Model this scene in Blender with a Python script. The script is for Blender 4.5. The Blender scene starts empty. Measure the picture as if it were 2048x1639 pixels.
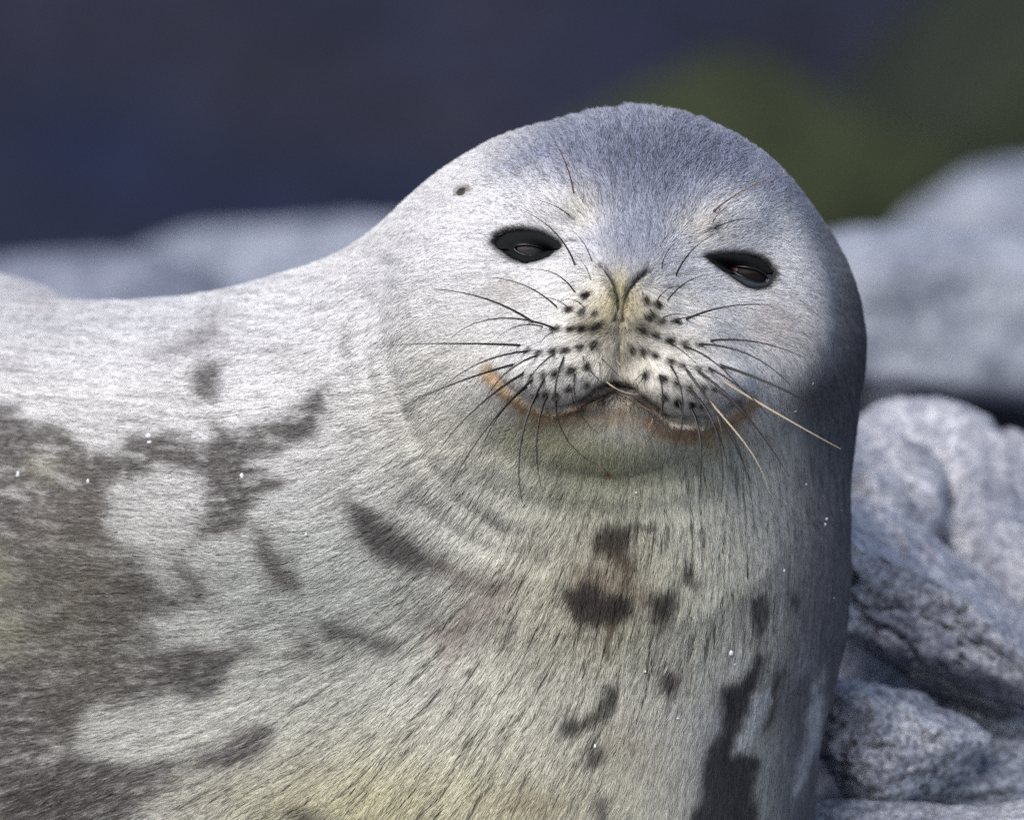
import bpy, bmesh, math, random
import numpy as np
from mathutils import Vector, noise as mnoise

rng = np.random.default_rng(7)
random.seed(7)
C = bpy.context.scene
R = math.radians

# ------------------------------------------------------------------ camera, sky, sun, exposure
S = 0.0004            # metres per modelling unit at the focus distance
DC = 13750.0          # camera distance in modelling units (5.5 m)
Z0 = 0.42             # camera height above the ground

cam = bpy.data.cameras.new('camera')
cam_o = bpy.data.objects.new('camera', cam)
C.collection.objects.link(cam_o)
cam_o.location = (0, -DC * S, Z0)
cam_o.rotation_euler = (R(90), 0, 0)
cam.sensor_width = 36.0
cam.lens = 36.0 * DC / 2048.0
cam.clip_start = 0.1
cam.clip_end = 500
cam.dof.use_dof = True
cam.dof.focus_distance = (DC - 90) * S
cam.dof.aperture_fstop = 3.6
C.camera = cam_o

SUN_EL, SUN_AZ = 44.0, 210.0      # azimuth: clockwise from +Y, so behind the camera to the left
world = bpy.data.worlds.new('World')
C.world = world
world.use_nodes = True
wn = world.node_tree
wn.nodes.clear()
sky = wn.nodes.new('ShaderNodeTexSky')
sky.sky_type = 'NISHITA'
sky.sun_disc = False
sky.sun_elevation = R(SUN_EL)
sky.sun_rotation = R(SUN_AZ)
sky.dust_density = 2.5
sky.air_density = 1.0
bg = wn.nodes.new('ShaderNodeBackground')
bg.inputs['Strength'].default_value = 0.10
wo = wn.nodes.new('ShaderNodeOutputWorld')
wn.links.new(sky.outputs[0], bg.inputs[0])
wn.links.new(bg.outputs[0], wo.inputs[0])

sun = bpy.data.lights.new('sun', 'SUN')
sun.energy = 1.5
sun.angle = R(40)
sun.color = (1.0, 0.97, 0.93)
sun_o = bpy.data.objects.new('sun', sun)
C.collection.objects.link(sun_o)
_d = Vector((math.sin(R(SUN_AZ)) * math.cos(R(SUN_EL)), math.cos(R(SUN_AZ)) * math.cos(R(SUN_EL)), math.sin(R(SUN_EL))))
sun_o.rotation_euler = _d.to_track_quat('Z', 'Y').to_euler()

C.render.engine = 'CYCLES'
C.cycles.use_denoising = False
C.cycles.max_bounces = 5
C.cycles.diffuse_bounces = 3
C.cycles.glossy_bounces = 2
C.cycles.transmission_bounces = 2
C.view_settings.view_transform = 'Standard'
C.view_settings.look = 'None'
C.view_settings.gamma = 1.0
C.view_settings.exposure = 0.75
C.view_settings.use_curve_mapping = False

# ------------------------------------------------------------------ helpers
def link(o, parent=None):
    C.collection.objects.link(o)
    if parent is not None:
        o.parent = parent
    return o

def tag(o, label=None, cat=None, group=None, kind=None):
    if label: o['label'] = label
    if cat: o['category'] = cat
    if group: o['group'] = group
    if kind: o['kind'] = kind
    return o

def mesh_obj(name, verts, faces, mat, parent=None, smooth=True):
    me = bpy.data.meshes.new(name)
    me.from_pydata([tuple(map(float, v)) for v in verts], [], [tuple(map(int, f)) for f in faces])
    if smooth:
        me.polygons.foreach_set('use_smooth', np.ones(len(me.polygons), bool))
    me.update()
    o = bpy.data.objects.new(name, me)
    if mat: me.materials.append(mat)
    return link(o, parent)

def P(px, py, d):
    """photo position and depth -> modelling units (X right, Y away, Z up)"""
    f = (DC + d) / DC
    return np.array([(px - 1024.0) * f, d, -(py - 819.5) * f], float)

def proj(W):
    f = DC / (DC + W[..., 1])
    return W[..., 0] * f + 1024.0, 819.5 - W[..., 2] * f

def to_m(W):
    o = np.asarray(W, float) * S
    o[..., 2] += Z0
    return o

# ------------------------------------------------------------------ materials
def new_mat(name):
    m = bpy.data.materials.new(name)
    m.use_nodes = True
    nt = m.node_tree
    return m, nt, nt.nodes['Principled BSDF']

def N(nt, kind, **kw):
    n = nt.nodes.new(kind)
    for k, v in kw.items():
        if k in n.inputs: n.inputs[k].default_value = v
        else: setattr(n, k, v)
    return n

def simple_mat(name, col, rough=0.5, spec=0.5, noise_scale=0, amount=0.3, coat=0):
    m, nt, b = new_mat(name)
    b.inputs['Roughness'].default_value = rough
    b.inputs['Specular IOR Level'].default_value = spec
    b.inputs['Coat Weight'].default_value = coat
    b.inputs['Base Color'].default_value = (*col, 1)
    if noise_scale:
        tc = N(nt, 'ShaderNodeTexCoord')
        no = N(nt, 'ShaderNodeTexNoise', Scale=noise_scale, Detail=4.0)
        nt.links.new(tc.outputs['Object'], no.inputs['Vector'])
        mx = N(nt, 'ShaderNodeMix', data_type='RGBA')
        mx.inputs[6].default_value = (*[c * (1 - amount) for c in col], 1)
        mx.inputs[7].default_value = (*[min(1, c * (1 + amount)) for c in col], 1)
        nt.links.new(no.outputs['Fac'], mx.inputs[0])
        nt.links.new(mx.outputs[2], b.inputs['Base Color'])
        bp = N(nt, 'ShaderNodeBump', Strength=0.25, Distance=0.001)
        nt.links.new(no.outputs['Fac'], bp.inputs['Height'])
        nt.links.new(bp.outputs[0], b.inputs['Normal'])
    return m

def rock_mat(name, light, dark, grain=170.0, patch=9.0, speck=0.35, moss=None, moss_amt=0.0, rough=0.8):
    m, nt, b = new_mat(name)
    b.inputs['Roughness'].default_value = rough
    b.inputs['Specular IOR Level'].default_value = 0.3
    tc = N(nt, 'ShaderNodeTexCoord')
    def tex(scale, detail, rough=0.55):
        n = N(nt, 'ShaderNodeTexNoise', Scale=scale, Detail=detail, Roughness=rough)
        nt.links.new(tc.outputs['Object'], n.inputs['Vector'])
        return n
    def ramp(src, a, bb, c0, c1):
        r = N(nt, 'ShaderNodeValToRGB')
        r.color_ramp.elements[0].position = a; r.color_ramp.elements[1].position = bb
        r.color_ramp.elements[0].color = (*c0, 1); r.color_ramp.elements[1].color = (*c1, 1)
        nt.links.new(src, r.inputs[0])
        return r
    def mix(fac, a, bb, blend='MIX', f=None):
        x = N(nt, 'ShaderNodeMix', data_type='RGBA', blend_type=blend)
        if fac is not None: nt.links.new(fac, x.inputs[0])
        else: x.inputs[0].default_value = f
        nt.links.new(a, x.inputs[6]); nt.links.new(bb, x.inputs[7])
        return x
    big = tex(patch, 6)
    base = ramp(big.outputs['Fac'], 0.36, 0.62, dark, light)
    fine = tex(grain, 3, 0.7)
    sp = ramp(fine.outputs['Fac'], 0.40, 0.60, (1 - speck * 1.6,) * 3, (1 + speck * .4,) * 3)
    out = mix(None, base.outputs[0], sp.outputs[0], 'MULTIPLY', 1.0)
    sm = tex(patch * 5, 4, 0.65)
    sp2 = ramp(sm.outputs['Fac'], 0.42, 0.60, (0.60, 0.61, 0.66), (1.12, 1.10, 1.08))
    out = mix(None, out.outputs[2], sp2.outputs[0], 'MULTIPLY', 0.8)
    if moss:
        mm = tex(patch * 0.35, 5)
        mr = ramp(mm.outputs['Fac'], 0.55 - moss_amt * .3, 0.68 - moss_amt * .3, (0, 0, 0), (1, 1, 1))
        mc = N(nt, 'ShaderNodeRGB'); mc.outputs[0].default_value = (*moss, 1)
        out = mix(mr.outputs[0], out.outputs[2], mc.outputs[0])
    nt.links.new(out.outputs[2], b.inputs['Base Color'])
    add = N(nt, 'ShaderNodeMath', operation='MULTIPLY_ADD')
    nt.links.new(sm.outputs['Fac'], add.inputs[0]); add.inputs[1].default_value = 2.0
    nt.links.new(fine.outputs['Fac'], add.inputs[2])
    bp = N(nt, 'ShaderNodeBump', Strength=0.7, Distance=0.004)
    nt.links.new(add.outputs[0], bp.inputs['Height'])
    nt.links.new(bp.outputs[0], b.inputs['Normal'])
    return m

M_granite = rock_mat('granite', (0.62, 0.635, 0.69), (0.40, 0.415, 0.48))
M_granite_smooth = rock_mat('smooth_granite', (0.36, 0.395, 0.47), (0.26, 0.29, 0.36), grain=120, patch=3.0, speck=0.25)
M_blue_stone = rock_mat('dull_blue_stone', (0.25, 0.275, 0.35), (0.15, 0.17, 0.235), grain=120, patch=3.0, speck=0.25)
M_slate = rock_mat('blue_grey_stone', (0.36, 0.39, 0.46), (0.22, 0.24, 0.30), grain=150, patch=7)
M_ground = rock_mat('stony_ground', (0.24, 0.25, 0.28), (0.14, 0.15, 0.18), grain=60, patch=2.2)
M_gap_shade = rock_mat('gap_shade_stone', (0.07, 0.075, 0.09), (0.04, 0.044, 0.055), grain=90, patch=4)  # dark stone colour stands in for the shade in the boulder gap
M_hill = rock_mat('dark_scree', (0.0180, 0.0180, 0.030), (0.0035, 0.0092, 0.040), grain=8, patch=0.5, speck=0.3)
M_moss = rock_mat('mossy_rock', (0.016, 0.019, 0.016), (0.007, 0.010, 0.010), grain=20, patch=1.6, moss=(0.020, 0.027, 0.009), moss_amt=0.7)
M_moss_dark = rock_mat('dark_mossy_rock', (0.012, 0.016, 0.014), (0.006, 0.009, 0.010), grain=20, patch=1.6, moss=(0.013, 0.019, 0.009), moss_amt=0.6)

# ------------------------------------------------------------------ ground and hillside
def height_noise(x, y, sc, oct=4):
    return mnoise.fractal(Vector((x * sc, y * sc, 3.7)), 0.9, 2.0, oct)

def sheet(name, xs, ys, fn, mat):
    v = [(x, y, fn(x, y)) for y in ys for x in xs]
    nx = len(xs)
    f = [(j * nx + i, j * nx + i + 1, (j + 1) * nx + i + 1, (j + 1) * nx + i) for j in range(len(ys) - 1) for i in range(nx - 1)]
    o = mesh_obj(name, v, f, mat)
    return tag(o, kind='structure')

def ground_fn(x, y):
    near = math.exp(-((x * x + (y - 0.4) ** 2) / 9.0))
    return 0.02 * height_noise(x, y, 2.5) + (0.10 * height_noise(x, y, 0.6)) * (1 - near) - 0.01

_gx = np.concatenate([np.linspace(-200, -14, 16), np.linspace(-12, 12, 121), np.linspace(14, 200, 16)])
_gy = np.concatenate([np.linspace(-40, -8, 8), np.linspace(-7, 12, 96), np.linspace(13, 30, 18), np.linspace(40, 200, 8)])
tag(sheet('ground', _gx, _gy, ground_fn, M_ground), 'grey stony shore under the seal and boulders')

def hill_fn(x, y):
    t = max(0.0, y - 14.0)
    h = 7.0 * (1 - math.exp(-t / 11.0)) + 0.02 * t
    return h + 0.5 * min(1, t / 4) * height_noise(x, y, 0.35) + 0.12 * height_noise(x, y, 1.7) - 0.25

_hx = np.linspace(-70, 70, 141)
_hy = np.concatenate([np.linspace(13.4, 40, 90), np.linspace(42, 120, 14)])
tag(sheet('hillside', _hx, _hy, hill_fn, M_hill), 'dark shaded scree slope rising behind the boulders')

# ------------------------------------------------------------------ boulders
def boulder(px, py, d, rx, ry, rz, label, mat, seed=0, cuts=10, rough=0.10, rot=0.0, sub=5, group='boulders on the shore', sharp=22, tilt=0.0, fine=0.012, planes=(), crack=0.0, box=0):
    """centre given by photo position and depth, radii in modelling units at that depth"""
    rs = np.random.default_rng(seed)
    f = (DC + d) / DC
    bm = bmesh.new()
    bmesh.ops.create_icosphere(bm, subdivisions=sub, radius=1.0)
    n = np.array([v.co for v in bm.verts])
    faces = [[v.index for v in q.verts] for q in bm.faces]
    bm.free()
    acc = np.full(len(n), 1.0)
    if box: acc = (np.abs(n) ** box).sum(1) ** (sharp / box)
    for k in range(cuts):
        m = rs.normal(size=3); m /= np.linalg.norm(m)
        h = rs.uniform(0.66, 0.98)
        acc += np.maximum(0, n @ m / h) ** sharp
    for m, h in planes:
        m = np.array(m, float); m /= np.linalg.norm(m)
        acc += np.maximum(0, n @ m / h) ** (sharp * 2)
    r = acc ** (-1.0 / sharp)
    off = Vector(rs.uniform(-50, 50, 3))
    disp = np.array([mnoise.fractal(Vector(v) * 1.7 + off, 0.8, 2.1, 5) for v in n])
    det = np.array([mnoise.fractal(Vector(v) * 9.0 + off, 0.7, 2.1, 3) for v in n])
    if crack:
        cr = np.array([mnoise.noise(Vector(v) * 1.9 + off * 1.3) + .35 * mnoise.noise(Vector(v) * 5.0 + off) for v in n])
        r = r - crack * np.exp(-(cr / .035) ** 2)
    r = r * (1 + rough * disp + fine * det)
    v = n * r[:, None] * np.array([rx, ry, rz]) * f * S
    ct, st = math.cos(tilt), math.sin(tilt)
    v = np.stack([v[:, 0] * ct - v[:, 2] * st, v[:, 1], v[:, 0] * st + v[:, 2] * ct], 1)
    c, s = math.cos(rot), math.sin(rot)
    v = np.stack([v[:, 0] * c - v[:, 1] * s, v[:, 0] * s + v[:, 1] * c, v[:, 2]], 1)
    o = mesh_obj('boulder', v, faces, mat)
    o.location = to_m(P(px, py, d))
    return tag(o, label, 'boulder', group)

# right-hand pile behind the seal's neck, near to far
boulder(1880, 1800, 560, 430, 330, 235, 'pale flat granite slab at the bottom of the rock pile beside the seal', M_granite, 11, cuts=6, rough=.06, planes=[((0, -.2, 1), .85)], crack=.03, box=6)
boulder(1790, 1490, 760, 195, 200, 115, 'small lumpy pale rock wedged above the bottom slab beside the seal', M_granite, 12, cuts=14, rough=.12, fine=.02, crack=.12, box=4, tilt=-.15)
boulder(2040, 1570, 1000, 200, 240, 100, 'low blue grey rock right of the small lumpy pale rock', M_slate, 13, cuts=7, rough=.08, box=5)
boulder(1850, 1225, 1150, 330, 300, 150, 'speckled granite slab with dark pits sloping down to the right amid the pile', M_granite, 14, cuts=8, rough=.07, fine=.02, tilt=-.50, sub=6, planes=[((-.1, -.6, 1), .80)], crack=.12, box=5)
boulder(1960, 1435, 1350, 320, 260, 150, 'shaded rock in the crevice under the sloping speckled slab', M_granite, 19, cuts=9, rough=.12, box=4)
boulder(2040, 1325, 1800, 520, 480, 430, 'broad pale granite slab with a long sloping top and a cracked face', M_granite, 15, cuts=6, rough=.05, tilt=-.36, sub=6, planes=[((0, -.5, 1), .85)], crack=.05, box=6)
boulder(1700, 1000, 1650, 210, 280, 170, 'craggy pale granite block against the right side of the neck', M_granite, 16, cuts=9, rough=.08, tilt=-.40, planes=[((.1, -.6, 1), .8)], crack=.10, box=5)
boulder(1940, 1100, 6700, 420, 360, 330, 'added dark rock painting in the shade under the smooth blue grey boulder', M_gap_shade, 23, cuts=8, rough=.08)  # rock added to fill the gap, shade put into its colour
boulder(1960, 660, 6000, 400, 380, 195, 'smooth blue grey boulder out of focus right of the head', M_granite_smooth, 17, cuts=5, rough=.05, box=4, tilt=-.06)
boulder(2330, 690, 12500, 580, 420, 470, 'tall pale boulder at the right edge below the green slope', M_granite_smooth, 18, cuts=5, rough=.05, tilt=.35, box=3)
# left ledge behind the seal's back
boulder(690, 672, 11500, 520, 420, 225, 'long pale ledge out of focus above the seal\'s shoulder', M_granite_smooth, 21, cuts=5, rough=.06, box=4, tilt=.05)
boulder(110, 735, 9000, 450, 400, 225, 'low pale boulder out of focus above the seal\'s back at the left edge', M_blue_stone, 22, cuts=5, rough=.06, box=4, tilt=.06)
# green mound
boulder(1540, 560, 24000, 560, 420, 440, 'dark rock mound covered in green moss behind the head', M_moss, 31, cuts=8, rough=.12, group='mossy mounds')
boulder(2090, 300, 27500, 420, 420, 520, 'dark green mossy mound rising out of the top right corner', M_moss_dark, 32, cuts=8, rough=.12, group='mossy mounds')

# ------------------------------------------------------------------ the seal: implicit body
prims = []
def ell(px, py, d, rx, ry, rz, k):      # rx across, ry deep, rz high
    f = (DC + d) / DC
    prims.append(('e', P(px, py, d), np.array([rx, ry, rz]) * f, k))
def cap(a, b, k):                        # a, b = (px, py, d, r)
    fa, fb = (DC + a[2]) / DC, (DC + b[2]) / DC
    prims.append(('c', P(*a[:3]), P(*b[:3]), a[3] * fa, b[3] * fb, k))

ell(1278, 526, 180, 368, 330, 286, 0)                                   # skull
ell(1262, 462, 215, 300, 290, 228, 60)                                  # broad crown
cap((1312, 700, 420, 418), (1215, 1200, 380, 452), 90)                  # neck
cap((1215, 1200, 380, 452), (1085, 1720, 380, 492), 120)                # chest
ell(1065, 585, 360, 262, 330, 288, 110)                                  # left side of the skull
cap((1230, 690, 400, 370), (755, 1036, 560, 488), 150)                  # nape
cap((755, 1036, 560, 488), (250, 1165, 780, 520), 150)                  # shoulder
cap((250, 1165, 780, 520), (-500, 1150, 1150, 640), 160)                # back
cap((-500, 1150, 1150, 640), (-1900, 1330, 1700, 500), 160)
cap((-1900, 1330, 1700, 500), (-3600, 1640, 2200, 190), 200)            # hind body
cap((1120, 1720, 380, 470), (-300, 1560, 900, 560), 160)                # belly
ell(-70, 915, 1250, 400, 420, 368, 110)                                 # hump of the back
cap((1235, 840, -45, 140), (1240, 1010, 120, 285), 130)                   # throat
ell(1242, 650, -60, 215, 190, 165, 70)                                  # snout base
ell(1250, 555, -110, 105, 120, 120, 60)                                 # bridge
ell(1122, 695, -125, 118, 112, 92, 50)
ell(1118, 752, -150, 132, 120, 80, 28)                                 # whisker pad
ell(1352, 702, -125, 118, 112, 92, 50)
ell(1363, 763, -150, 134, 120, 82, 28)
ell(1240, 628, -190, 86, 72, 76, 55)                                    # nose
ell(1236, 830, -62, 120, 105, 62, 70)
ell(1240, 812, -5, 245, 165, 120, 110)                                    # lower jaw                                   # chin
ell(1075, 785, 335, 385, 405, 400, 185)                                 # left side of the neck
ell(965, 655, 55, 185, 150, 195, 110)                                   # cheeks
ell(1500, 670, 35, 165, 135, 185, 90)
ell(1140, 415, -55, 75, 60, 40, 70)                                     # brows
ell(1430, 440, -55, 75, 60, 40, 70)

def sd(W):
    x, y, z = W
    out = None
    for p in prims:
        if p[0] == 'e':
            c, r, k = p[1], p[2], p[3]
            ax, ay, az = (x - c[0]) / r[0], (y - c[1]) / r[1], (z - c[2]) / r[2]
            k0 = np.sqrt(ax * ax + ay * ay + az * az)
            k1 = np.sqrt((ax / r[0]) ** 2 + (ay / r[1]) ** 2 + (az / r[2]) ** 2) + 1e-9
            d = k0 * (k0 - 1.0) / k1
        else:
            a, b, ra, rb, k = p[1:]
            ba = b - a
            t = ((x - a[0]) * ba[0] + (y - a[1]) * ba[1] + (z - a[2]) * ba[2]) / float(ba @ ba)
            t = np.clip(t, 0, 1)
            d = np.sqrt((x - a[0] - t * ba[0]) ** 2 + (y - a[1] - t * ba[1]) ** 2 + (z - a[2] - t * ba[2]) ** 2) - (ra + t * (rb - ra))
        if out is None: out = d
        else:
            h = np.maximum(k - np.abs(out - d), 0) / k
            out = np.minimum(out, d) - h * h * k * 0.25
    return out

def seg_dist(x, y, pts):
    best = np.full(x.shape, 1e9, np.float32)
    for (ax, ay), (bx, by) in zip(pts[:-1], pts[1:]):
        vx, vy = bx - ax, by - ay
        t = np.clip(((x - ax) * vx + (y - ay) * vy) / (vx * vx + vy * vy + 1e-9), 0, 1)
        best = np.minimum(best, np.hypot(x - ax - t * vx, y - ay - t * vy))
    return best

MOUTH = [(985, 742), (1015, 770), (1055, 798), (1110, 822), (1160, 806), (1200, 778), (1230, 768), (1262, 778), (1295, 806), (1340, 838), (1400, 838), (1455, 822), (1490, 785)]
NOSTRIL_L = [(1205, 536), (1222, 560), (1232, 585), (1235, 615), (1230, 640)]
NOSTRIL_R = [(1293, 546), (1270, 562), (1253, 585), (1246, 612), (1248, 640)]
PHILTRUM = [(1239, 640), (1236, 690), (1233, 740), (1231, 768)]
grooves = [   # polyline, width, depth
    (MOUTH[3:11], 9, 16), (MOUTH[:4], 9, 6), (MOUTH[10:], 9, 6), (NOSTRIL_L, 5, 9), (NOSTRIL_R, 5, 9), (PHILTRUM, 6, 5),
    ([(1200, 782), (1230, 772), (1262, 782)], 14, 34),
    ([(775, 535), (765, 620), (775, 720), (810, 830), (850, 920), (910, 1000), (1000, 1060)], 22, 11),
    ([(740, 600), (735, 700), (755, 790)], 18, 6),
    ([(855, 500), (845, 600), (860, 680)], 26, 3),
    ([(930, 960), (1060, 1010), (1240, 1030), (1400, 1010)], 26, 5),
    ([(1000, 900), (1100, 950), (1240, 970), (1380, 950), (1470, 900)], 24, 4),
    ([(840, 1010), (940, 1080), (1080, 1125)], 26, 9),
    ([(700, 1180), (800, 1240), (950, 1290)], 50, 9),
    ([(560, 930), (640, 1020), (720, 1110)], 55, 8),
    ([(1185, 560), (1140, 585), (1105, 620)], 22, 8), ([(1305, 570), (1350, 595), (1385, 630)], 22, 8),
    ([(1130, 480), (1165, 455), (1180, 425)], 20, 3), ([(1405, 505), (1385, 470), (1395, 435)], 20, 3),
]
EYES = {
    'L': dict(c=(1058, 497), outer=[(986, 485), (996, 470), (1020, 461), (1050, 460), (1080, 464), (1104, 475), (1124, 488), (1118, 496), (1098, 510), (1075, 519), (1048, 525), (1025, 517), (1008, 505), (994, 496)],
              inner=[(1026, 495), (1034, 490), (1048, 489), (1064, 490), (1080, 494), (1096, 499), (1086, 505), (1074, 510), (1058, 512), (1042, 508), (1032, 502)]),
    'R': dict(c=(1492, 545), outer=[(1410, 511), (1432, 509), (1460, 507), (1490, 508), (1516, 514), (1536, 526), (1550, 544), (1546, 562), (1534, 573), (1514, 577), (1494, 572), (1470, 556), (1446, 540), (1424, 524)],
              inner=[(1455, 533), (1472, 532), (1492, 534), (1512, 538), (1528, 546), (1536, 557), (1530, 565), (1514, 565), (1497, 559), (1478, 550), (1464, 541)]),
}

def poly_sd(x, y, pts):
    """signed distance to a closed polygon, negative inside"""
    pts = [tuple(map(float, q)) for q in pts]
    d = np.full(x.shape, 1e12, np.float32)
    s = np.ones(x.shape, np.float32)
    for i in range(len(pts)):
        ax, ay = pts[i]; bx, by = pts[i - 1]
        ex, ey = bx - ax, by - ay
        wx, wy = x - ax, y - ay
        t = np.clip((wx * ex + wy * ey) / (ex * ex + ey * ey + 1e-9), 0, 1)
        d = np.minimum(d, (wx - ex * t) ** 2 + (wy - ey * t) ** 2)
        c1, c2, c3 = y >= ay, y < by, ex * wy > ey * wx
        s = np.where((c1 & c2 & c3) | (~c1 & ~c2 & ~c3), -s, s)
    return s * np.sqrt(d)

def detail(W):
    """creases, sockets and the mouth as small inward offsets of the front surface"""
    px, py = proj(np.stack(W, -1))
    out = np.zeros(px.shape)
    front = np.clip((700.0 - W[1]) / 200.0, 0, 1)
    for pts, w, a in grooves:
        d = seg_dist(px, py, pts)
        out += a * np.exp(-(d / w) ** 2)
    for e in EYES.values():
        o = np.array(e['outer'], float); c = o.mean(0)
        q = poly_sd(px, py, [tuple(c + (k - c) * 0.96) for k in o])
        out += 30.0 / (1 + np.exp(np.clip(q / 3.0, -30, 30)))
    ear = np.hypot((px - 922) / 9, (py - 383) / 8)
    out += 9 * np.exp(-ear ** 2)
    return out * front

def full(W):
    return sd(W) + detail(W)

def axis(*parts):
    out = []
    for a, b, n in parts:
        out.append(np.linspace(a, b, n, endpoint=False))
    out.append([parts[-1][1]])
    return np.concatenate(out)

gx = axis((-4600, -1150, 50), (-1150, -260, 62), (-260, 560, 136), (560, 840, 22))
gy = axis((-430, 120, 84), (120, 720, 42), (720, 2700, 48))
gz = axis((-1700, -1080, 14), (-1080, -90, 72), (-90, 460, 92), (460, 720, 26))

def surface_nets(xs, ys, zs):
    A = [a.astype(np.float32) for a in (xs, ys, zs)]
    F = sd((A[0][:, None, None], A[1][None, :, None], A[2][None, None, :]))
    F = np.asarray(F, np.float32)
    ins = F < 0
    cnt = np.zeros([n - 1 for n in F.shape], np.uint8)
    nx, ny, nz = cnt.shape
    for i in (0, 1):
        for j in (0, 1):
            for k in (0, 1):
                cnt += ins[i:i + nx, j:j + ny, k:k + nz]
    act = np.argwhere((cnt > 0) & (cnt < 8))
    idx = np.full(cnt.shape, -1, np.int64)
    idx[tuple(act.T)] = np.arange(len(act))
    V = np.zeros((len(act), 3)); Wt = np.zeros(len(act))
    corners = [(i, j, k) for i in (0, 1) for j in (0, 1) for k in (0, 1)]
    for a in corners:
        for ax in range(3):
            if a[ax]: continue
            b = list(a); b[ax] = 1
            ia, ib = act + a, act + b
            fa, fb = F[tuple(ia.T)], F[tuple(ib.T)]
            m = (fa < 0) != (fb < 0)
            t = fa[m] / (fa[m] - fb[m])
            pa = np.stack([A[c][ia[m, c]] for c in range(3)], 1)
            pb = np.stack([A[c][ib[m, c]] for c in range(3)], 1)
            V[m] += pa + (pb - pa) * t[:, None]; Wt[m] += 1
    V /= Wt[:, None]
    quads = []
    for ax in range(3):
        o1, o2 = [(1, 2), (2, 0), (0, 1)][ax]
        sl0 = [slice(None)] * 3; sl1 = [slice(None)] * 3
        sl0[ax] = slice(0, -1); sl1[ax] = slice(1, None)
        e = np.argwhere(ins[tuple(sl0)] != ins[tuple(sl1)])
        sh = np.array(F.shape)
        e = e[(e[:, o1] > 0) & (e[:, o2] > 0) & (e[:, o1] < sh[o1] - 1) & (e[:, o2] < sh[o2] - 1)]
        d1 = np.zeros(3, int); d1[o1] = 1
        d2 = np.zeros(3, int); d2[o2] = 1
        q = np.stack([idx[tuple((e - d1 - d2).T)], idx[tuple((e - d2).T)], idx[tuple(e.T)], idx[tuple((e - d1).T)]], 1)
        flip = ~ins[tuple(e.T)]
        q[flip] = q[flip][:, ::-1]
        quads.append(q)
    return V, np.concatenate(quads)

def grad(fn, V, h=1.5):
    g = np.zeros_like(V)
    for a in range(3):
        p = V.copy(); q = V.copy()
        p[:, a] += h; q[:, a] -= h
        g[:, a] = (fn(tuple(p.T)) - fn(tuple(q.T))) / (2 * h)
    return g

BV, BQ = surface_nets(gx, gy, gz)
for _ in range(2):
    g = grad(sd, BV, 3.0)
    BV -= g * (sd(tuple(BV.T)) / np.maximum((g * g).sum(1), .2))[:, None]
g = grad(sd, BV, 3.0)
SN = g / np.linalg.norm(g, axis=1)[:, None]            # smooth normals, before the creases
for _ in range(2):
    g = grad(full, BV, 1.5)
    step = full(tuple(BV.T)) / np.maximum((g * g).sum(1), .5)
    BV -= SN * np.clip((SN * g).sum(1) * step, -30, 30)[:, None]
g = grad(full, BV, 2.0)
BN = g / np.linalg.norm(g, axis=1)[:, None]

def surf(px, py, fn=sd):
    """depth of the body surface along the camera ray through a photo position"""
    px = np.atleast_1d(np.asarray(px, float)); py = np.atleast_1d(np.asarray(py, float))
    lo = np.full(px.shape, -480.0); hi = np.full(px.shape, 2500.0); done = np.zeros(px.shape, bool)
    for d in np.arange(-480, 2500, 20.0):
        f = (DC + d) / DC
        v = fn(((px - 1024) * f, np.full(px.shape, d), -(py - 819.5) * f))
        hit = (v < 0) & ~done
        hi[hit] = d; lo[hit] = d - 20; done |= hit
    for _ in range(12):
        m = (lo + hi) / 2; f = (DC + m) / DC
        v = fn(((px - 1024) * f, m, -(py - 819.5) * f))
        hi = np.where(v < 0, m, hi); lo = np.where(v < 0, lo, m)
    return np.where(done, hi, 700.0)

# ------------------------------------------------------------------ the seal: coat maps (colour, hair direction)
X0, Y0, X1, Y1 = -300, 80, 2340, 1820
def raster_axes(step):
    return np.meshgrid(np.arange(X0, X1, step, dtype=np.float32), np.arange(Y0, Y1, step, dtype=np.float32))
def sample(img, step, px, py):
    u = np.clip((px - X0) / step, 0, img.shape[1] - 1.001); v = np.clip((py - Y0) / step, 0, img.shape[0] - 1.001)
    i, j = u.astype(int), v.astype(int); a, b = u - i, v - j
    if img.ndim == 3: a, b = a[..., None], b[..., None]
    return (img[j, i] * (1 - a) + img[j, i + 1] * a) * (1 - b) + (img[j + 1, i] * (1 - a) + img[j + 1, i + 1] * a) * b

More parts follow.
